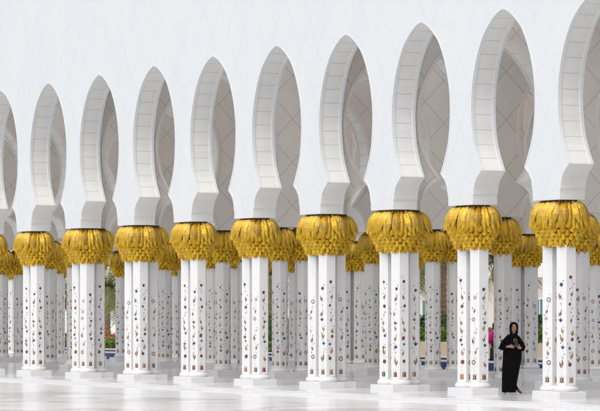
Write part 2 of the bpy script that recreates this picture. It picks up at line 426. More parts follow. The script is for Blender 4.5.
# ------------------------------------------------------------------ columns
ZC0, ZC1 = 3.24, 4.232               # gilded capital from / to
def ring_pts(r, n, z, cx=0, cy=0, rot=0): return [(cx+r*math.cos(2*math.pi*k/n+rot), cy+r*math.sin(2*math.pi*k/n+rot), z) for k in range(n)]
def motif(b, fr, kind, u, z, s, cols, rnd):
    """one inlaid flower or leaf on a shaft face; fr maps (u, z) to the face"""
    def poly(pts, m): b.face([b.vert(fr(*p)) for p in pts], m)
    if kind == 'round':
        n = 9; poly([(u+s*.5*math.cos(2*math.pi*k/n)*(1 if k % 2 else .82), z+s*.5*math.sin(2*math.pi*k/n)*(1 if k % 2 else .82)) for k in range(n)], cols[0])
        b.face([b.vert(fr(u+s*.17*math.cos(2*math.pi*k/6), z+s*.17*math.sin(2*math.pi*k/6), .005)) for k in range(6)], cols[1])
    elif kind == 'ringlet':
        n = 8
        for k in range(n):
            a0, a1 = 2*math.pi*k/n, 2*math.pi*(k+.8)/n
            poly([(u+s*.28*math.cos(a0), z+s*.28*math.sin(a0)), (u+s*.5*math.cos(a0), z+s*.5*math.sin(a0)), (u+s*.5*math.cos(a1), z+s*.5*math.sin(a1)), (u+s*.28*math.cos(a1), z+s*.28*math.sin(a1))], cols[0])
    elif kind == 'fan':
        for k, a in enumerate((-.75, 0, .75)):
            dx, dz = math.sin(a), math.cos(a)
            poly([(u, z-s*.4), (u+dx*s*.3-dz*s*.14, z-s*.4+dz*s*.5+dx*s*.1), (u+dx*s*.62, z-s*.4+dz*s*.9), (u+dx*s*.3+dz*s*.14, z-s*.4+dz*s*.5-dx*s*.1)], cols[k % 2])
    elif kind == 'leaf':
        sg = rnd.choice((-1, 1))
        poly([(u, z-s*.6), (u+sg*s*.30, z-s*.1), (u+sg*s*.22, z+s*.65), (u+sg*s*.02, z+s*.15)], cols[0])
        poly([(u, z-s*.6), (u-sg*s*.24, z-s*.25), (u-sg*s*.30, z+s*.25), (u-sg*s*.04, z-s*.05)], cols[1])
    elif kind == 'vee':
        for sg in (-1, 1): poly([(u, z-s*.4), (u+sg*s*.18, z-s*.2), (u+sg*s*.45, z+s*.4), (u+sg*s*.14, z)], cols[0])
    elif kind == 'tulip':
        for sg in (-1, 1): poly([(u, z-s*.55), (u+sg*s*.42, z-s*.5), (u+sg*s*.34, z-s*.1), (u+sg*s*.38, z+s*.55), (u+sg*s*.06, z+s*.1)], cols[0 if sg < 0 else 1])
        poly([(u-s*.1, z), (u+s*.1, z), (u, z+s*.8)], cols[1])
STYLES = [  # kinds and inlay material indexes: 2 blue 3 red 4 orange 5 green 6 mauve 7 amber
    dict(top=2.36, seq=[('round', .12, (2, 6)), ('leaf', .15, (4, 3)), ('vee', .08, (5, 5)), ('leaf', .13, (5, 4)), ('fan', .13, (2, 2)), ('leaf', .13, (7, 4)), ('leaf', .15, (4, 5)), ('fan', .15, (2, 2)), ('vee', .07, (3, 3)), ('leaf', .18, (4, 6)), ('leaf', .15, (5, 7))]),
    dict(top=2.60, seq=[('round', .09, (3, 3)), ('vee', .08, (7, 7)), ('leaf', .12, (5, 6)), ('round', .10, (3, 6)), ('vee', .09, (5, 5)), ('leaf', .13, (5, 4)), ('leaf', .14, (4, 5)), ('round', .11, (3, 4)), ('fan', .11, (5, 5)), ('leaf', .16, (4, 7)), ('round', .12, (3, 6)), ('fan', .13, (5, 6))]),
    dict(top=2.10, seq=[('ringlet', .12, (6, 6)), ('leaf', .12, (5, 4)), ('ringlet', .10, (6, 6)), ('vee', .13, (6, 6)), ('leaf', .13, (3, 7)), ('leaf', .13, (4, 3)), ('ringlet', .13, (3, 3)), ('vee', .15, (6, 6))]),
]
def shaft_mesh(name, nside, across, rot, seed):
    """prism with the faces at rot + k*2pi/n, floral inlay set into every face"""
    rnd = random.Random(seed); b = MB(); rc = across/2/math.cos(math.pi/nside)
    z0, z1 = .30, 3.30
    p0 = ring_pts(rc, nside, z0, rot=rot-math.pi/nside); p1 = ring_pts(rc, nside, z1, rot=rot-math.pi/nside)
    b.loft([p0, p1], 0, False)
    fw = 2*rc*math.sin(math.pi/nside)
    for k in range(nside):
        a = rot+2*math.pi*k/nside; n = Vector((math.cos(a), math.sin(a), 0)); t = Vector((-n.y, n.x, 0)); base = n*across/2
        def fr(u, z, e=.003, base=base, n=n, t=t): return base+n*e+t*u+Vector((0, 0, z))
        st = STYLES[(k+seed) % 3]; top = st['top']+rnd.uniform(-.05, .05); seq = st['seq']; n_ = len(seq)
        sc = min(1, fw/.2)
        zs = [top-(top-.52)*i/(n_-1)*1.0 for i in range(n_)]
        pu, pz = rnd.uniform(-.01, .01), .36
        motif(b, fr, 'tulip', rnd.uniform(-.01, .01), .41, .125*sc, rnd.choice(((4, 6), (4, 3), (7, 4), (4, 5))), rnd)
        pts = [(0, .50)]
        for (kd, s, cols), z in list(zip(seq, zs))[::-1]:
            if z < .62: continue
            u = rnd.uniform(-.036, .036)*sc; z += rnd.uniform(-.05, .05)
            motif(b, fr, kd, u, z, s*sc*rnd.uniform(.68, .95), cols, rnd); pts.append((u, z))
            if rnd.random() < .75:      # a small bud on a side twig
                bu, bz = u+rnd.choice((-1, 1))*rnd.uniform(.03, .05)*sc, z+rnd.uniform(.06, .11); q = rnd.uniform(.012, .019)
                b.face([b.vert(fr(bu+q*dx, bz+q*1.3*dz)) for dx, dz in ((0, -1), (.8, -.1), (0, 1), (-.8, -.1))], rnd.choice((2, 3, 4, 5, 6)))
        for (u0, za), (u1, zb) in zip(pts, pts[1:]):      # the fine stem that strings them together
            um = (u0+u1)/2+rnd.choice((-1, 1))*.02*sc; zm = (za+zb)/2; wd = .0028
            for (ua, z_a), (ub, z_b) in (((u0, za), (um, zm)), ((um, zm), (u1, zb))):
                b.face([b.vert(fr(x_, z_, .0018)) for x_, z_ in ((ua-wd, z_a), (ua+wd, z_a), (ub+wd, z_b), (ub-wd, z_b))], 1)
    return b.mesh(name, INLAY_M)

def base_ring_mesh(r):
    b = MB(); prof = [(r-.03, .15), (r+.035, .15), (r+.06, .17), (r+.07, .205), (r+.06, .24), (r+.035, .262), (r+.022, .27), (r+.03, .285), (r+.022, .30), (r-.03, .305)]
    b.loft([ring_pts(pr, 28, z) for pr, z in prof], 0, True); return b.mesh('base_ring', M['plinth'])

def cap_body(t):      # radius of the capital's belly, t from 0 (bottom) to 1 (top), for a unit spread of 1
    P = [(0, .50), (.10, .56), (.25, .70), (.40, .86), (.55, .95), (.68, .985), (.80, .96), (.90, .86), (.97, .68), (1, .56)]
    for (a, x), (b_, y) in zip(P, P[1:]):
        if t <= b_: return x+(y-x)*(t-a)/(b_-a)
    return P[-1][1]
def capital_mesh(r, half, axis, shaft_r, seed):
    """gilded palm capital about a shaft (half = 0) or a pair of shafts 2*half apart along axis"""
    rnd = random.Random(seed); b = MB(); per = 2*math.pi*r+4*half
    def path(s, rad):      # s along the perimeter of the belly (0..1)
        L = s % 1*per; arc = math.pi*r
        if L < arc: a = -math.pi/2+L/r; c = half
        elif L < arc+2*half: a = math.pi/2; c = half-(L-arc)
        elif L < 2*arc+2*half: a = math.pi/2+(L-arc-2*half)/r; c = -half
        else: a = -math.pi/2; c = -half+(L-2*arc-2*half)
        p = (c+rad*math.cos(a), rad*math.sin(a)); q = (math.cos(a), math.sin(a))
        if axis == 'y': p, q = (-p[1], p[0]), (-q[1], q[0])
        return p, q
    H = ZC1-ZC0; N = 64
    def rad(t): return r*cap_body(min(max(t, 0), 1))*(.93)
    b.loft([[(*path(k/N, rad(t))[0], ZC0+H*t) for k in range(N)] for t in [0, .1, .2, .3, .4, .5, .6, .7, .8, .9, .96, 1]], 2, True)  # body coloured dark so shade shows painted between the leaves
    neck = [[(*path(k/N, r*.57)[0], z) for k in range(N)] for z in (ZC1-.02, ZC1+.02)]
    b.loft(neck, 1, False)  # dark disc: shade of the gap under the block, put into colour
    def leaf(s, t0, t1, wid, lift, flare, crease, tip=1.35, ridge=.35, m=0, smooth=True):
        rows = 8; ids = []; lift += rnd.uniform(-.004, .004); dt = rnd.uniform(-.01, .01); sk = rnd.uniform(-.010, .010)/per
        for i in range(rows):
            k = i/(rows-1); t = t0+(t1+dt-t0)*k
            sh = (.52+.48*math.sin(min(k*2.2, math.pi/2)))*(1 if k < .55 else max(0, 1-((k-.55)/.45)**tip))
            hw = wid/2*sh/per
            out = rad(t)+lift*min(1, .25+k*1.4)+flare*k*k*k
            row = []
            for f, cr in ((-1, -.45), (-.55, ridge), (0, 1), (.55, ridge), (1, -.45)):
                row.append(b.vert((*path(s+sk*k+hw*f, out+crease*cr*(1-.35*k))[0], ZC0+H*t)))
            ids.append(row)
        for a, c in zip(ids, ids[1:]):
            for j in range(4): b.face((a[j], c[j], c[j+1], a[j+1]), m, None, smooth)
    # round overlapping scales below, then tiers of long fronds
    nb = int(per*.62/.085)
    for k in range(nb): leaf((k+.5)/nb, .10, -.012, per*.98/nb, .012, .012, .016, 2.6, .75)
    nsc = max(9, int(per*.80/.185))
    for row in range(5):
        t1 = .045+row*.085+rnd.uniform(-.004, .004); t0 = t1+.16
        for k in range(nsc): leaf((k+.5*(row % 2)+rnd.uniform(-.04, .04))/nsc, t0, t1, per*.90/nsc, .020+.003*row, .04, .050, 1.9, .66)
    nl = max(8, int(per/.235))
    for k in range(nl): leaf((k+.5)/nl+rnd.uniform(-.10, .10)/nl, .92, .36+rnd.uniform(-.03, .03), per*.88/nl, .03, .06, .036, 1.3, .25, 0, False)
    for k in range(nl): leaf((k+.22)/nl+rnd.uniform(-.12, .12)/nl, .97, .42+rnd.uniform(-.04, .04), per*.76/nl, .045+rnd.uniform(-.008, .008), .06, .042, 1.3, .25, 0, False)
    for k in range(nl): leaf((k+.75)/nl+rnd.uniform(-.12, .12)/nl, 1.0-rnd.random()*.02, .47+rnd.uniform(-.05, .05), per*rnd.uniform(.72, .84)/nl, .064+rnd.uniform(-.01, .012), .065, .044, 1.3, .25, 0, False)
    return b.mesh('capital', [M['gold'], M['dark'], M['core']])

def plinth_mesh(boxes):
    b = MB()
    for x, y, dx, dy, h in boxes: b.box((x, y, h/2), (dx, dy, h), 0, .008)
    return b.mesh('plinth', M['plinth'])

HX = .29
ME = dict(
    shaftA=shaft_mesh('shaft', 6, .405, 0, 0), shaftB=shaft_mesh('shaft', 6, .405, 0, 1), shaftC=shaft_mesh('shaft', 6, .405, 0, 2),
    shaftD=shaft_mesh('shaft', 6, .405, 0, 10), shaftE=shaft_mesh('shaft', 6, .405, 0, 11), shaftF=shaft_mesh('shaft', 6, .405, 0, 15),
    octA=shaft_mesh('shaft', 8, .42, 0, 0), octB=shaft_mesh('shaft', 8, .42, 0, 2),
    ring=base_ring_mesh(.195), ring8=base_ring_mesh(.212),
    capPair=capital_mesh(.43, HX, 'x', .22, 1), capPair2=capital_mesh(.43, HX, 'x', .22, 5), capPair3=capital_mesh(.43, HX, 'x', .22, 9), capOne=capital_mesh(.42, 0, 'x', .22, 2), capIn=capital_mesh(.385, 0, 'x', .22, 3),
    plFront=plinth_mesh([(0, 0, 1.14, .66, .155)]), plFrontW=plinth_mesh([(0, 0, 1.14, .66, .155), (0, .56, .62, .46, .153)]),
    plIn=plinth_mesh([(0, 0, .72, 1.42, .19)]),
)
def front_column(label, cat, group, loc, wide, rz=0, flip=0):
    o = empty('palm_column', loc, rz); tag(o, label, cat, group)
    link('plinth', ME['plFrontW' if wide else 'plFront'], o)
    sh = [(-HX, 0, ('shaftA', 'shaftC', 'shaftE')[flip]), (HX, 0, ('shaftB', 'shaftF', 'shaftD')[flip])]
    if wide: sh.append((0, .43, ('shaftC', 'shaftB', 'shaftA')[flip]))
    for x, y, k in sh:
        link('shaft', ME[k], o, (x, y, 0)); link('base_ring', ME['ring'], o, (x, y, 0))
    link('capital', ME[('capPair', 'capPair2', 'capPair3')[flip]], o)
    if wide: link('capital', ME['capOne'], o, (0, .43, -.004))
    return o
def twin_column(label, group, loc):
    o = empty('twin_palm_column', loc); tag(o, label, 'column', group)
    link('plinth', ME['plIn'], o)
    for y, k in ((-.36, 'octA'), (.36, 'octB')):
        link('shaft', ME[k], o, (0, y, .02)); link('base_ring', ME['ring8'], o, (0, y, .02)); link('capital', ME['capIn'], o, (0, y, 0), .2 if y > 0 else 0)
    return o

FRONT_LABEL = {
    -1: 'gold topped white column of the front row beyond the right picture edge',
    0: 'large front row column with gold palm capital, directly right of the woman in black',
    1: 'front row column with gold palm capital, directly left of the woman in black',
    2: 'front row column, second to the left of the woman in black',
    3: 'front row column, third to the left of the woman in black',
    4: 'front row column, fourth to the left of the woman in black',
    5: 'front row column in the left half, fifth to the left of the woman in black',
    6: 'front row column, fourth from the left picture edge counting the cut one',
    7: 'front row column, third from the left picture edge counting the cut one',
    8: 'leftmost front row column seen whole, gold capital over white inlaid shafts',
    9: 'front row column cut off by the left picture edge',
    10: 'front row column beyond the left picture edge, far along the courtyard',
}
for i in range(NR, 14):
    front_column(FRONT_LABEL[max(-1, min(i, 10))], 'column', 'front row of gold topped columns along the courtyard', (-D*i, .33, 0), i % 4 in (2, 3), 0, i % 3)
ROWN = {2: 'second row', 3: 'third row'}
seen = {}
def where(px, rowname, kind):
    g = visible_gap(px)
    right = 'the right picture edge' if g == 0 else 'the %s front column' % ORD[g-1]
    base = '%s of the %s between the %s front column and %s' % (kind, rowname, ORD[g], right)
    return base
for r, Y in ((2, ROW2), (3, ROW3)):
    for i in W_IDX:
        px = proj(-D*i, Y)[0]
        if px < -25: continue
        twin_column('shaded twin column of the %s, beyond the right picture edge' % ROWN[r] if px > 640 else where(px, ROWN[r], 'shaded twin column'), 'shaded twin columns inside the arcade', (-D*i, Y, 0))
rear = []
for i in range(NR, NB):
    px = proj(-D*i, ROW4)[0]
    if px < -20: continue
    rear.append((i, px))
cnt = {}
for i, px in rear:
    if px <= 640: cnt.setdefault(visible_gap(px), []).append(i)
for i, px in rear:
    if px > 640:
        front_column('distant garden row column beyond the right picture edge', 'column', 'farthest row of columns beside the garden', (-D*i, ROW4, 0), i % 4 in (2, 3), math.pi, i % 3); continue
    lst = cnt[visible_gap(px)]; lab = where(px, 'outermost row by the garden', 'distant column')
    if len(lst) > 1: lab = ('right ' if i == lst[0] else 'left ')+lab
    front_column(lab, 'column', 'farthest row of columns beside the garden', (-D*i, ROW4, 0), i % 4 in (2, 3), math.pi, i % 3)

# ------------------------------------------------------------------ garden beyond the arcade
def long_box(name, x0, x1, y0, y1, z0, z1, m, label=None, cat=None, kind=None):
    b = MB(); b.box(((x0+x1)/2, (y0+y1)/2, (z0+z1)/2), (x1-x0, y1-y0, z1-z0), 0, .015); o = b.build(name, m); tag(o, label, cat, None, kind); return o
GX0, GX1 = -230, 15
b = MB()
for y in (17.6, 22.2):
    b.box(((GX0+GX1)/2, y, .03), (GX1-GX0, .40, .38), 0); b.box(((GX0+GX1)/2, y, .25), (GX1-GX0, .52, .06), 1, .01)
pc = b.build('pool_curb', [M['tile'], M['poolwhite']]); tag(pc, 'long pool curb of dark blue tiles under white coping behind the columns', 'curb')
b = MB(); b.quad((GX0, 17.8, .12), (GX1, 17.8, .12), (GX1, 22.0, .12), (GX0, 22.0, .12)); pw = b.build('pool_water', plain('water', (.02, .06, .16), .04)); tag(pw, kind='structure')
WALLX1 = ray_at_y(345, 27)           # the low wall begins where the flower beds end
long_box('low_garden_wall', WALLX1-1, GX1+60, 26.8, 27.2, -.16, .72, M['wall'], 'low sand coloured garden wall beneath a clipped green hedge', 'wall')

def foliage(b, c, d, n, size, m=0, rnd=random, ell=True):
    for _ in range(n):
        while True:
            p = Vector((rnd.uniform(-1, 1), rnd.uniform(-1, 1), rnd.uniform(-1, 1)))
            if not ell or .25 < p.length < 1: break
        q = Vector((c[0]+p.x*d[0]/2, c[1]+p.y*d[1]/2, c[2]+p.z*d[2]/2))
        a = Vector((rnd.gauss(0, 1), rnd.gauss(0, 1), rnd.gauss(0, 1))).normalized(); t = a.orthogonal().normalized(); u = a.cross(t)
        s = size*rnd.uniform(.6, 1.3)
        b.face([b.vert(q+t*s*.5), b.vert(q+u*s*.28), b.vert(q-t*s*.5), b.vert(q-u*s*.28)], m)
def hedge(name, x0, x1, y, wid, h, m, label, n, cat='hedge'):
    rnd = random.Random(int(abs(x0)*10)); b = MB()
    b.box(((x0+x1)/2, y, h*.46), (x1-x0-.2, wid*.8, h*.92), 1)
    foliage(b, ((x0+x1)/2, y, h/2), (x1-x0, wid, h), n, .16, 0, rnd, False)
    o = b.build(name, [m, M['bush']]); tag(o, label, cat); return o
hedge('clipped_hedge', WALLX1, ray_at_y(560, 29), 29, 1.2, 1.25, M['hedge'], 'bright green clipped hedge behind the sand coloured low wall', 26000)
for k, px in enumerate((418, 432, 446, 478, 536, 545, 275, 372)):
    rnd = random.Random(k+50); x = ray_at_y(px, 33); b = MB()
    if px in (478,): continue
    foliage(b, (0, 0, .95), (2.6, 2.4, 1.7), 1500, .2, 0, rnd); st = MB(); st.tube([(0, 0, -.16), (.05, 0, .6), (0, .05, 1.3)], [.08, .06, .04])
    o = empty('garden_shrub', (x, 33, 0)); b.build('foliage', M['bush'], o); st.build('stem', M['trunk'], o)
    names = {418: 'dark rounded shrub above the hedge right of the third front column from right', 432: 'dark shrub behind the twin column between second and third front columns from right',
             446: 'dark shrub by the palm trunk left of the second front column from right', 536: 'dark green shrub over the hedge left of the rightmost front column',
             545: 'dark green shrub largely behind the rightmost front column', 275: 'dark shrub above the hedge right of the fifth front column from right', 372: 'dark shrub hidden behind the third front column from right'}
    tag(o, names[px], 'shrub', 'dark shrubs behind the hedge')
# flower beds and hedge pieces on the left half
for px0, px1, nm in ((40, 180, 'left'), (205, 300, 'mid')):
    hedge('clipped_hedge', ray_at_y(px0-12, 26), ray_at_y(px1, 26), 26, 1.2, .62, M['hedge'],
          'low yellow green hedge below %s flowers' % ('orange and pink' if nm == 'left' else 'magenta'), 24000 if nm == 'left' else 15000)
for px, m, z, nm in ((61, 'flower', .95, 'pink flowering bush above the hedge, right of the ninth front column from right'),
                 (103, 'oflower', 1.0, 'orange flowering bush above the hedge, left of the seventh front column from right'),
                 (172, 'flower', .72, 'red flowering bush between the sixth and seventh front columns from right'),
                 (236, 'oflower', .85, 'orange and magenta flowering bush left of the fifth front column from right')):
    rnd = random.Random(px); b = MB(); x = ray_at_y(px, 27.6)
    foliage(b, (0, 0, z*.55), (2.4, 1.6, z), 900, .14, 1, rnd); foliage(b, (0, 0, z*.66), (2.5, 1.7, z*.8), 1100, .13, 0, rnd)
    if px == 236: foliage(b, (0, 0, z*.4), (2.5, 1.7, z*.5), 700, .13, 2, rnd)
    o = b.build('flowering_bush', [M[m], M['bush'], M['flower']], None, (x, 27.6, -.1)); tag(o, nm, 'bush', 'flowering bushes in the garden')

def date_palm(x, y, h, label, seed):
    rnd = random.Random(seed); o = empty('date_palm', (x, y, -.16)); tag(o, label, 'palm tree', 'date palms in the garden')
    b = MB(); rings = []
    n = int(h/.11)
    for k in range(n+1):
        z = h*k/n; r = (.19+.05*math.exp(-z*2)+(.035 if k % 2 else -.02))*(1.0+.25*max(0, z/h-.85)*4)
        rings.append(ring_pts(r, 10, z, .02*math.sin(z), .015*math.cos(z*1.3), k*.35))
    b.loft(rings, 0, False); b.build('trunk', M['trunk'], o)
    c = MB()
    for k in range(46):
        a = rnd.uniform(0, 2*math.pi); up = rnd.uniform(-.55, 1.15); L = rnd.uniform(2.2, 3.1)
        d = Vector((math.cos(a)*math.cos(up), math.sin(a)*math.cos(up), math.sin(up))); p = Vector((0, 0, h)); side = Vector((-math.sin(a), math.cos(a), 0))
        pts = []
        for s in range(11):
            pts.append(p.copy()); p += d*L/10; d = (d+Vector((0, 0, -.13))).normalized()
        c.tube(pts, [.025*(1-.08*i) for i in range(11)], 4)
        for i in range(1, 11):
            for s in (-1, 1):
                for h_ in (0, .5):
                    q = pts[i-1].lerp(pts[i], h_); tip = q+side*s*rnd.uniform(.3, .45)+Vector((0, 0, -.12))+(pts[i]-pts[i-1])*.9
                    wv = (pts[i]-pts[i-1])*.12
                    c.face([c.vert(q-wv), c.vert(q+wv), c.vert(tip)], 0)
    c.build('crown', M['palm'], o)
    for k in range(5):
        a = rnd.uniform(0, 2*math.pi); q = Vector((math.cos(a)*.36, math.sin(a)*.36, h-.3)); f = MB()
        f.loft([[(q.x+r*rnd.uniform(.75, 1.2)*math.cos(2*math.pi*i/10), q.y+r*rnd.uniform(.75, 1.2)*math.sin(2*math.pi*i/10), q.z-t) for i in range(10)]
                for t, r in ((0, .03), (.12, .07), (.22, .15), (.34, .12), (.46, .18), (.58, .12), (.7, .16), (.82, .1), (.92, .05))], 0, False)
        f.build('date_cluster', M['dates'], o)
    return o
for px, y, h, lab in ((442.5, 33, 4.6, 'date palm whose brown trunk shows just left of the second front column from right'),
                      (413, 40, 4.4, 'date palm with drooping fronds right of the third front column from right'),
                      (500, 42, 4.6, 'date palm with yellow dates, behind the woman in black'),
                      (61, 36, 3.4, 'date palm with yellow dates right of the ninth front column from right'),
                      (107, 38, 3.5, 'date palm behind the eighth front column from right'),
                      (176, 38, 3.6, 'date palm showing between the sixth and seventh front columns from right'),
                      (269, 44, 4.2, 'date palm behind the fifth front column from right'),
                      (239, 40, 3.2, 'date palm left of the fifth front column from right'),
                      (8, 40, 3.8, 'date palm at the left picture edge')):
    date_palm(ray_at_y(px, y), y, h, lab, int(px))
# pale garden house with green glazed windows, far behind
hx = ray_at_y(492, 75); o = empty('garden_house', (hx, 75, -.16)); tag(o, 'pale rendered low building with green glass windows beyond the hedge', 'building')
b = MB(); b.box((0, 6, 2.2), (22, 12, 4.4)); b.build('wall', M['bldg'], o)
b = MB(); b.box((0, 5.9, 4.55), (23, 13, .3), 0, .05); b.build('roof', M['poolwhite'], o)
for k in range(8):
    fr_ = MB(); x = -9+k*2.55
    for dx, dz, sx, sz in ((-.62, 0, .1, 1.3), (.62, 0, .1, 1.3), (0, .65, 1.34, .1), (0, -.65, 1.34, .1), (0, 0, .07, 1.2)): fr_.box((x+dx, -.03, 2.35+dz), (sx, .1, sz))
    wn = fr_.build('window', M['poolwhite'], o); g = MB(); g.box((x, -.012, 2.35), (1.2, .03, 1.2)); g.build('pane', M['glass'], wn)
hz = ray_at_y(300, 120); o = empty('garden_house', (hz, 120, -.16)); tag(o, 'long pale boundary building behind the palms, made tall as stand-in for white sky', 'building')
b = MB(); b.box((-40, 6, 4.4), (420, 10, 9.0)); b.build('wall', M['poolwhite'], o); b = MB(); b.box((-40, 6, 9.0), (421, 10.6, .3), 0, .05); b.build('roof', M['poolwhite'], o)  # height and pale colour added to fill in for bright sky between columns

# ------------------------------------------------------------------ people
SKIN = plain('skin', (.47, .28, .19), .75, 0, .05, 12)
BLACK = NT('abaya_cloth'); BLACK.rough(.85); BLACK.setc((.005, .005, .006)); BLACK.b.inputs['Specular IOR Level'].default_value = .1
BLACK.bump(BLACK.noise(14, 3, BLACK.coord(scale=(1, 1, .25))), .3, .02); BLACK = BLACK.mat
SCARF = plain('scarf_cloth', (.005, .005, .006), .9); SCARF.node_tree.nodes['Principled BSDF'].inputs['Specular IOR Level'].default_value = .1
EYEW = plain('eye_white', (.7, .68, .65), .3); EYED = plain('eye_dark', (.02, .012, .01), .2); LIP = plain('lips', (.36, .12, .10), .45)

def skin_body(name, chains, mat, parent, sub=1):
    """chains: list of lists of (x, y, z, r); the first point of a later chain may name an earlier vertex as ('@', index)"""
    vs_, es, rs = [], [], []
    for ch in chains:
        prev = None
        for p in ch:
            if p[0] == '@': prev = p[1]; continue
            vs_.append(p[:3]); rs.append(p[3]); i = len(vs_)-1
            if prev is not None: es.append((prev, i))
            prev = i
    me = bpy.data.meshes.new(name); me.from_pydata(vs_, es, []); o = link(name, me, parent); me.materials.append(mat)
    md = o.modifiers.new('skin', 'SKIN'); md.use_smooth_shade = True
    for i, r in enumerate(rs):
        v = me.skin_vertices[0].data[i]; v.radius = (r, r) if not isinstance(r, tuple) else r
        v.use_root = (i == 0)
    s = o.modifiers.new('sub', 'SUBSURF'); s.levels = s.render_levels = sub
    return o

def hand(idx0, wrist_idx, p, dirv, up, side, curl, sgn):
    """palm + five fingers as chains that hang on vertex wrist_idx; returns chains, number of verts added"""
    d = Vector(dirv).normalized(); u = Vector(up).normalized(); s = d.cross(u).normalized()*sgn
    ch = []; n = idx0
    palm = Vector(p)+d*.045
    ch.append([('@', wrist_idx), (*palm, .024)]); pi = n; n += 1
    for k, (off, L) in enumerate(((-.028, .066), (-.010, .078), (.010, .074), (.027, .058))):
        q = palm+s*off+d*.03; pts = [('@', pi), (*q, .0095)]; dd = d.copy(); n += 1
        for j in range(3):
            dd = (dd-u*curl*(.7+.2*j)).normalized(); q = q+dd*L/3; pts.append((*q, .0085-.001*j)); n += 1
        ch.append(pts)
    q = palm-d*.02-s*.03; pts = [('@', pi), (*q, .011)]; n += 1; dd = (d*.7-s*.6-u*.3*curl).normalized()
    for j in range(2): q = q+dd*.03; dd = (dd+s*.4-u*.2*curl).normalized(); pts.append((*q, .0095-.001*j)); n += 1
    ch.append(pts)
    return ch, n

# local frame of the woman: x = right in the picture, -y = toward the camera
wp = ray_ground(511.5, 393.6)
rz = ALPHA
woman = empty('person', (wp.x, wp.y, 0), rz)
tag(woman, 'woman in long black abaya and headscarf holding a camera, walking between front columns', 'person')
ch = [[(.0, 0, .86, .14), (.01, 0, 1.06, .12), (.02, 0, 1.23, .10), (.03, -.005, 1.315, .052), (.045, -.02, 1.39, .05), (.05, -.03, 1.455, (.072, .085)), (.052, -.03, 1.53, (.078, .09)), (.052, -.02, 1.59, .055)],
      [('@', 2), (-.085, 0, 1.25, .045), (-.19, -.05, 1.055, .038), (-.075, -.20, 1.075, .03)],
      [('@', 2), (.12, 0, 1.245, .045), (.24, -.05, 1.05, .036), (.17, -.20, 1.035, .03)],
      [('@', 0), (-.09, 0, .82, .09), (-.10, -.01, .46, .062), (-.11, .03, .09, .045), (-.11, -.05, .045, .04), (-.11, -.13, .035, .035)],
      [('@', 0), (.08, 0, .82, .09), (.0, -.02, .46, .06), (.03, .02, .12, .042), (.09, -.03, .06, .035), (.12, -.08, .055, .025)]]
nv = 8+3+3+5+5
h1, nv = hand(nv, 10, (-.075, -.20, 1.075), (.9, -.25, -.02), (0, -1, .25), 0, .55, 1)
h2, nv = hand(nv, 13, (.17, -.20, 1.035), (-.55, -.25, .55), (.3, -1, 0), 0, .55, -1)
skin_body('body', ch+h1+h2, SKIN, woman, 2)
# face: eyes, brows, nose, mouth set on the head
fc = Vector((.053, -.112, 1.50))
def face_bits(c, parent, tilt=0):
    b = MB()
    def blob(x, y, z, rx, ry, rz_, m, n=10, k=6):
        b.loft([[(c.x+x+rx*math.sin(math.pi*j/k)*math.cos(2*math.pi*i/n), c.y+y+ry*math.sin(math.pi*j/k)*math.sin(2*math.pi*i/n), c.z+z+rz_*math.cos(math.pi*j/k)) for i in range(n)] for j in range(1, k)], m)
    for s in (-1, 1):
        blob(.028*s, .001, .005, .010, .006, .004, 1); blob(.028*s, -.006, .005, .006, .004, .005, 2)
        blob(.029*s, -.004, .024, .018, .007, .0035, 2)
    blob(0, -.004, -.018, .011, .013, .026, 0); blob(0, -.008, -.036, .015, .011, .010, 0)
    blob(0, -.004, -.062, .022, .010, .0065, 3); blob(0, .004, -.09, .024, .018, .018, 0)
    b.build('face', [SKIN, EYEW, EYED, LIP], parent)
face_bits(fc, woman)
# abaya: lofted robe
def oval(cx, cy, rx, ry, z, n=40, fold=0, ph=0, pw=2.0):
    out = []
    for k in range(n):
        a = 2*math.pi*k/n; f = 1+fold*math.sin(a*7+ph)+fold*.6*math.sin(a*11+ph*2)
        c_, s_ = math.cos(a), math.sin(a)
        out.append((cx+rx*f*math.copysign(abs(c_)**(2/pw), c_), cy+ry*f*math.copysign(abs(s_)**(2/pw), s_), z))
    return out
b = MB()
rob = [(-.055, -.01, .155, .15, .03, .05), (-.055, -.01, .157, .15, .10, .05), (-.045, 0, .165, .15, .25, .045), (-.03, 0, .182, .16, .42, .04), (-.012, 0, .198, .165, .60, .03), (.01, 0, .212, .165, .78, .02),
       (.015, 0, .215, .16, .92, .015), (.012, 0, .205, .15, 1.05, .01), (.012, 0, .20, .145, 1.15, .005), (.018, 0, .195, .135, 1.23, 0), (.02, 0, .165, .115, 1.285, 0), (.03, 0, .10, .09, 1.33, 0), (.035, 0, .07, .07, 1.36, 0)]
fine = []
for p, q in zip(rob, rob[1:]):
    for s in range(3): fine.append(tuple(p[i]+(q[i]-p[i])*s/3 for i in range(6)))
fine.append(rob[-1])
b.loft([oval(cx, cy, rx, ry, z, 48, f, z*1.2+cx*9) for cx, cy, rx, ry, z, f in fine], 0, True); ab = b.build('abaya', BLACK, woman)
def sleeve(pts, name='sleeve'):
    b = MB(); rings = []
    P = [Vector(p[:3]) for p in pts]
    for i, p in enumerate(pts):
        t = (P[min(i+1, len(P)-1)]-P[max(i-1, 0)]).normalized(); a = t.cross(Vector((0, 1, .05))).normalized(); c = t.cross(a)
        rings.append([P[i]+a*p[3]*math.cos(2*math.pi*k/20)*(1+.06*math.sin(3*k))+c*p[4]*math.sin(2*math.pi*k/20) for k in range(20)])
    b.loft(rings, 0, True, False); b.build(name, BLACK, woman)
sleeve([(-.06, 0, 1.285, .06, .075), (-.125, -.01, 1.205, .07, .085), (-.175, -.03, 1.12, .082, .09), (-.205, -.06, 1.055, .085, .085), (-.165, -.11, 1.055, .07, .08), (-.105, -.155, 1.065, .055, .07)])
b = MB()      # cape corner of the wide left sleeve
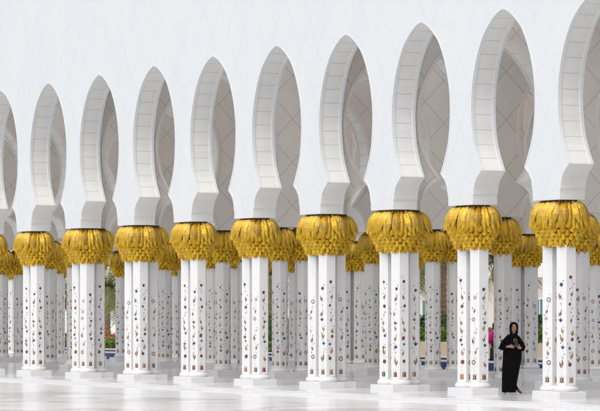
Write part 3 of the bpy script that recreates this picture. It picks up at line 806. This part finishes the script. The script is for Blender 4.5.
b.loft([[(-.06, -.03, 1.30), (-.09, -.05, 1.28), (-.07, .05, 1.29)], [(-.14, -.03, 1.18), (-.19, -.05, 1.17), (-.15, .05, 1.18)], [(-.17, -.06, 1.09), (-.26, -.04, 1.085), (-.19, .06, 1.09)], [(-.19, -.06, 1.01), (-.315, -.03, 1.02), (-.20, .06, 1.02)]], 0, True)
b.build('cape_fold', BLACK, woman)
sleeve([(.09, 0, 1.285, .06, .075), (.165, -.01, 1.205, .07, .085), (.22, -.03, 1.12, .072, .08), (.25, -.06, 1.05, .068, .075), (.235, -.11, 1.025, .06, .07), (.205, -.15, 1.03, .048, .055)])
b = MB(); b.tube([(-.01, -.02, .34), (.03, -.02, .22), (.085, -.025, .13), (.125, -.03, .09)], [.085, .075, .06, .045], 14); b.build('trouser', BLACK, woman)
# headscarf: hood round the face and a draped shawl on the shoulders
b = MB(); n = 32
def hood(z, rx, ry, cx, cy, open_):      # ring with the front pulled in to the face opening
    out = []
    for k in range(n):
        a = -math.pi/2+open_+(2*math.pi-2*open_)*k/(n-1); out.append((cx+rx*math.cos(a), cy+ry*math.sin(a), z))
    return out
b.loft([hood(1.30, .125, .115, .035, 0, .02), hood(1.345, .095, .10, .042, -.01, .12), hood(1.385, .088, .10, .048, -.015, .42), hood(1.43, .097, .108, .05, -.008, .60), hood(1.48, .103, .112, .052, -.005, .66), hood(1.53, .103, .114, .052, -.005, .60),
        hood(1.575, .092, .10, .052, -.01, .45), hood(1.61, .068, .075, .052, -.005, .2), hood(1.632, .03, .035, .052, 0, .02)], 0, True, False, False)
hd = b.build('headscarf', SCARF, woman); sd = hd.modifiers.new('thick', 'SOLIDIFY'); sd.thickness = .012; sd.offset = -1
b = MB()
b.loft([oval(.03, -.005, .105, .105, 1.345, 32), oval(.03, -.01, .15, .135, 1.31, 32, .02), oval(.025, -.01, .185, .15, 1.26, 32, .03), oval(.03, -.015, .17, .155, 1.18, 32, .04, 1), oval(.035, -.02, .135, .15, 1.12, 32, .05, 1)], 0, True, False)
b.build('shawl', SCARF, woman)
# shoes
def shoe(name, loc, rot, pitch):
    b = MB(); c = []
    for t, wd, h in ((-.12, .026, .06), (-.09, .034, .085), (-.03, .036, .08), (.03, .040, .06), (.08, .042, .045), (.115, .030, .032), (.13, .012, .02)):
        c.append([(wd*math.cos(2*math.pi*k/14), -t, max(.004, h*.5+h*.5*math.sin(2*math.pi*k/14))) for k in range(14)])
    b.loft(c, 0, True)
    s = MB(); s.loft([[(wd*1.06*sx, -t, z) for sx, z in ((-1, -.012), (1, -.012), (1, .012), (-1, .012))] for t, wd in ((-.125, .026), (-.06, .036), (.03, .041), (.09, .042), (.134, .016))], 0, False)
    o = b.build(name, plain('shoe_black', (.02, .02, .022), .4), woman, loc); o.rotation_euler = (pitch, 0, rot)
    so2 = s.build('sole', plain('shoe_sole', (.78, .78, .76), .5), o); return o
shoe('shoe', (.135, -.03, .055), R(38), R(28)); shoe('shoe', (-.105, -.06, .016), R(12), 0)
cmr = empty('camera_body', woman.matrix_basis @ Vector((.10, -.262, 1.13)), rz+R(-12)); cmr.rotation_euler = (R(8), R(-14), rz+R(-12))
tag(cmr, 'small dark camera with a brown strap held in front of the woman in black', 'camera')
b = MB(); b.box((0, 0, 0), (.065, .045, .105), 0, .008); b.box((0, .0, .062), (.03, .03, .02), 0, .004); b.build('housing', plain('camera_black', (.03, .03, .033), .35), cmr)
b = MB(); b.loft([[(r*math.cos(2*math.pi*k/18), y, r*math.sin(2*math.pi*k/18)+.005) for k in range(18)] for y, r in ((-.022, .026), (-.05, .027), (-.055, .024), (-.05, .018))], 0, True); b.build('lens', plain('lens_dark', (.015, .015, .02), .15), cmr)
b = MB(); b.tube([(-.03, 0, .05), (-.045, -.01, .09), (-.02, -.02, .13), (.015, -.02, .12), (.03, -.01, .06)], .011, 6); b.build('strap', plain('strap_brown', (.33, .19, .11), .7), cmr)

def visitor(px, Y, top, bottom, label, h=1.66):
    v = empty('person', (ray_at_y(px, Y), Y, -.16), rz+R(25)); tag(v, label, 'person')
    c = [[(0, 0, .90, .13), (0, 0, 1.15, .12), (0, 0, 1.33, .12), (0, 0, 1.43, .05), (0, -.01, 1.50, .055), (0, -.015, 1.58, .075), (0, 0, 1.64, .05)],
         [('@', 2), (-.17, 0, 1.34, .05), (-.24, .02, 1.08, .04), (-.22, -.08, .86, .03), (-.22, -.10, .78, .03)], [('@', 2), (.17, 0, 1.34, .05), (.24, .02, 1.08, .04), (.22, -.08, .86, .03), (.22, -.10, .78, .03)],
         [('@', 0), (-.09, 0, .86, .085), (-.10, -.05, .47, .06), (-.11, .0, .09, .045), (-.11, -.10, .05, .035)], [('@', 0), (.09, 0, .86, .085), (.10, .03, .47, .06), (.11, .08, .10, .045), (.11, -.02, .05, .035)]]
    skin_body('body', c, SKIN, v, 1)
    b = MB(); b.loft([oval(0, 0, .19, .15, .92, 24, .02), oval(0, 0, .175, .14, 1.1, 24, .01), oval(0, 0, .20, .145, 1.28, 24), oval(0, 0, .19, .12, 1.38, 24), oval(0, 0, .08, .08, 1.44, 24)], 0, True)
    for s in (-1, 1): b.tube([(.16*s, 0, 1.36), (.235*s, .015, 1.12), (.235*s, -.03, .98)], [.075, .065, .06], 10)
    b.build('top', top, v)
    b = MB(); b.loft([oval(0, 0, .21, .18, .10, 24, .05), oval(0, 0, .19, .16, .5, 24, .03), oval(0, 0, .18, .145, .95, 24)], 0, True); b.build('skirt', bottom, v)
    b = MB(); b.loft([[(r*math.cos(2*math.pi*k/16), .02+r*1.1*math.sin(2*math.pi*k/16), z) for k in range(16)] for z, r in ((1.44, .07), (1.52, .085), (1.60, .09), (1.66, .075), (1.70, .03))], 0, True); b.build('hair', SCARF, v)
    return v
visitor(495.2, 21, plain('magenta_cloth', (.62, .02, .22), .7), plain('dark_cloth', (.02, .02, .025), .7), 'distant visitor in a magenta top and dark skirt, left of the woman in black')
visitor(379.5, 17, plain('red_cloth', (.45, .03, .03), .7), plain('navy_cloth', (.012, .015, .04), .7), 'distant visitor in red and navy, half hidden behind the third front column from right')
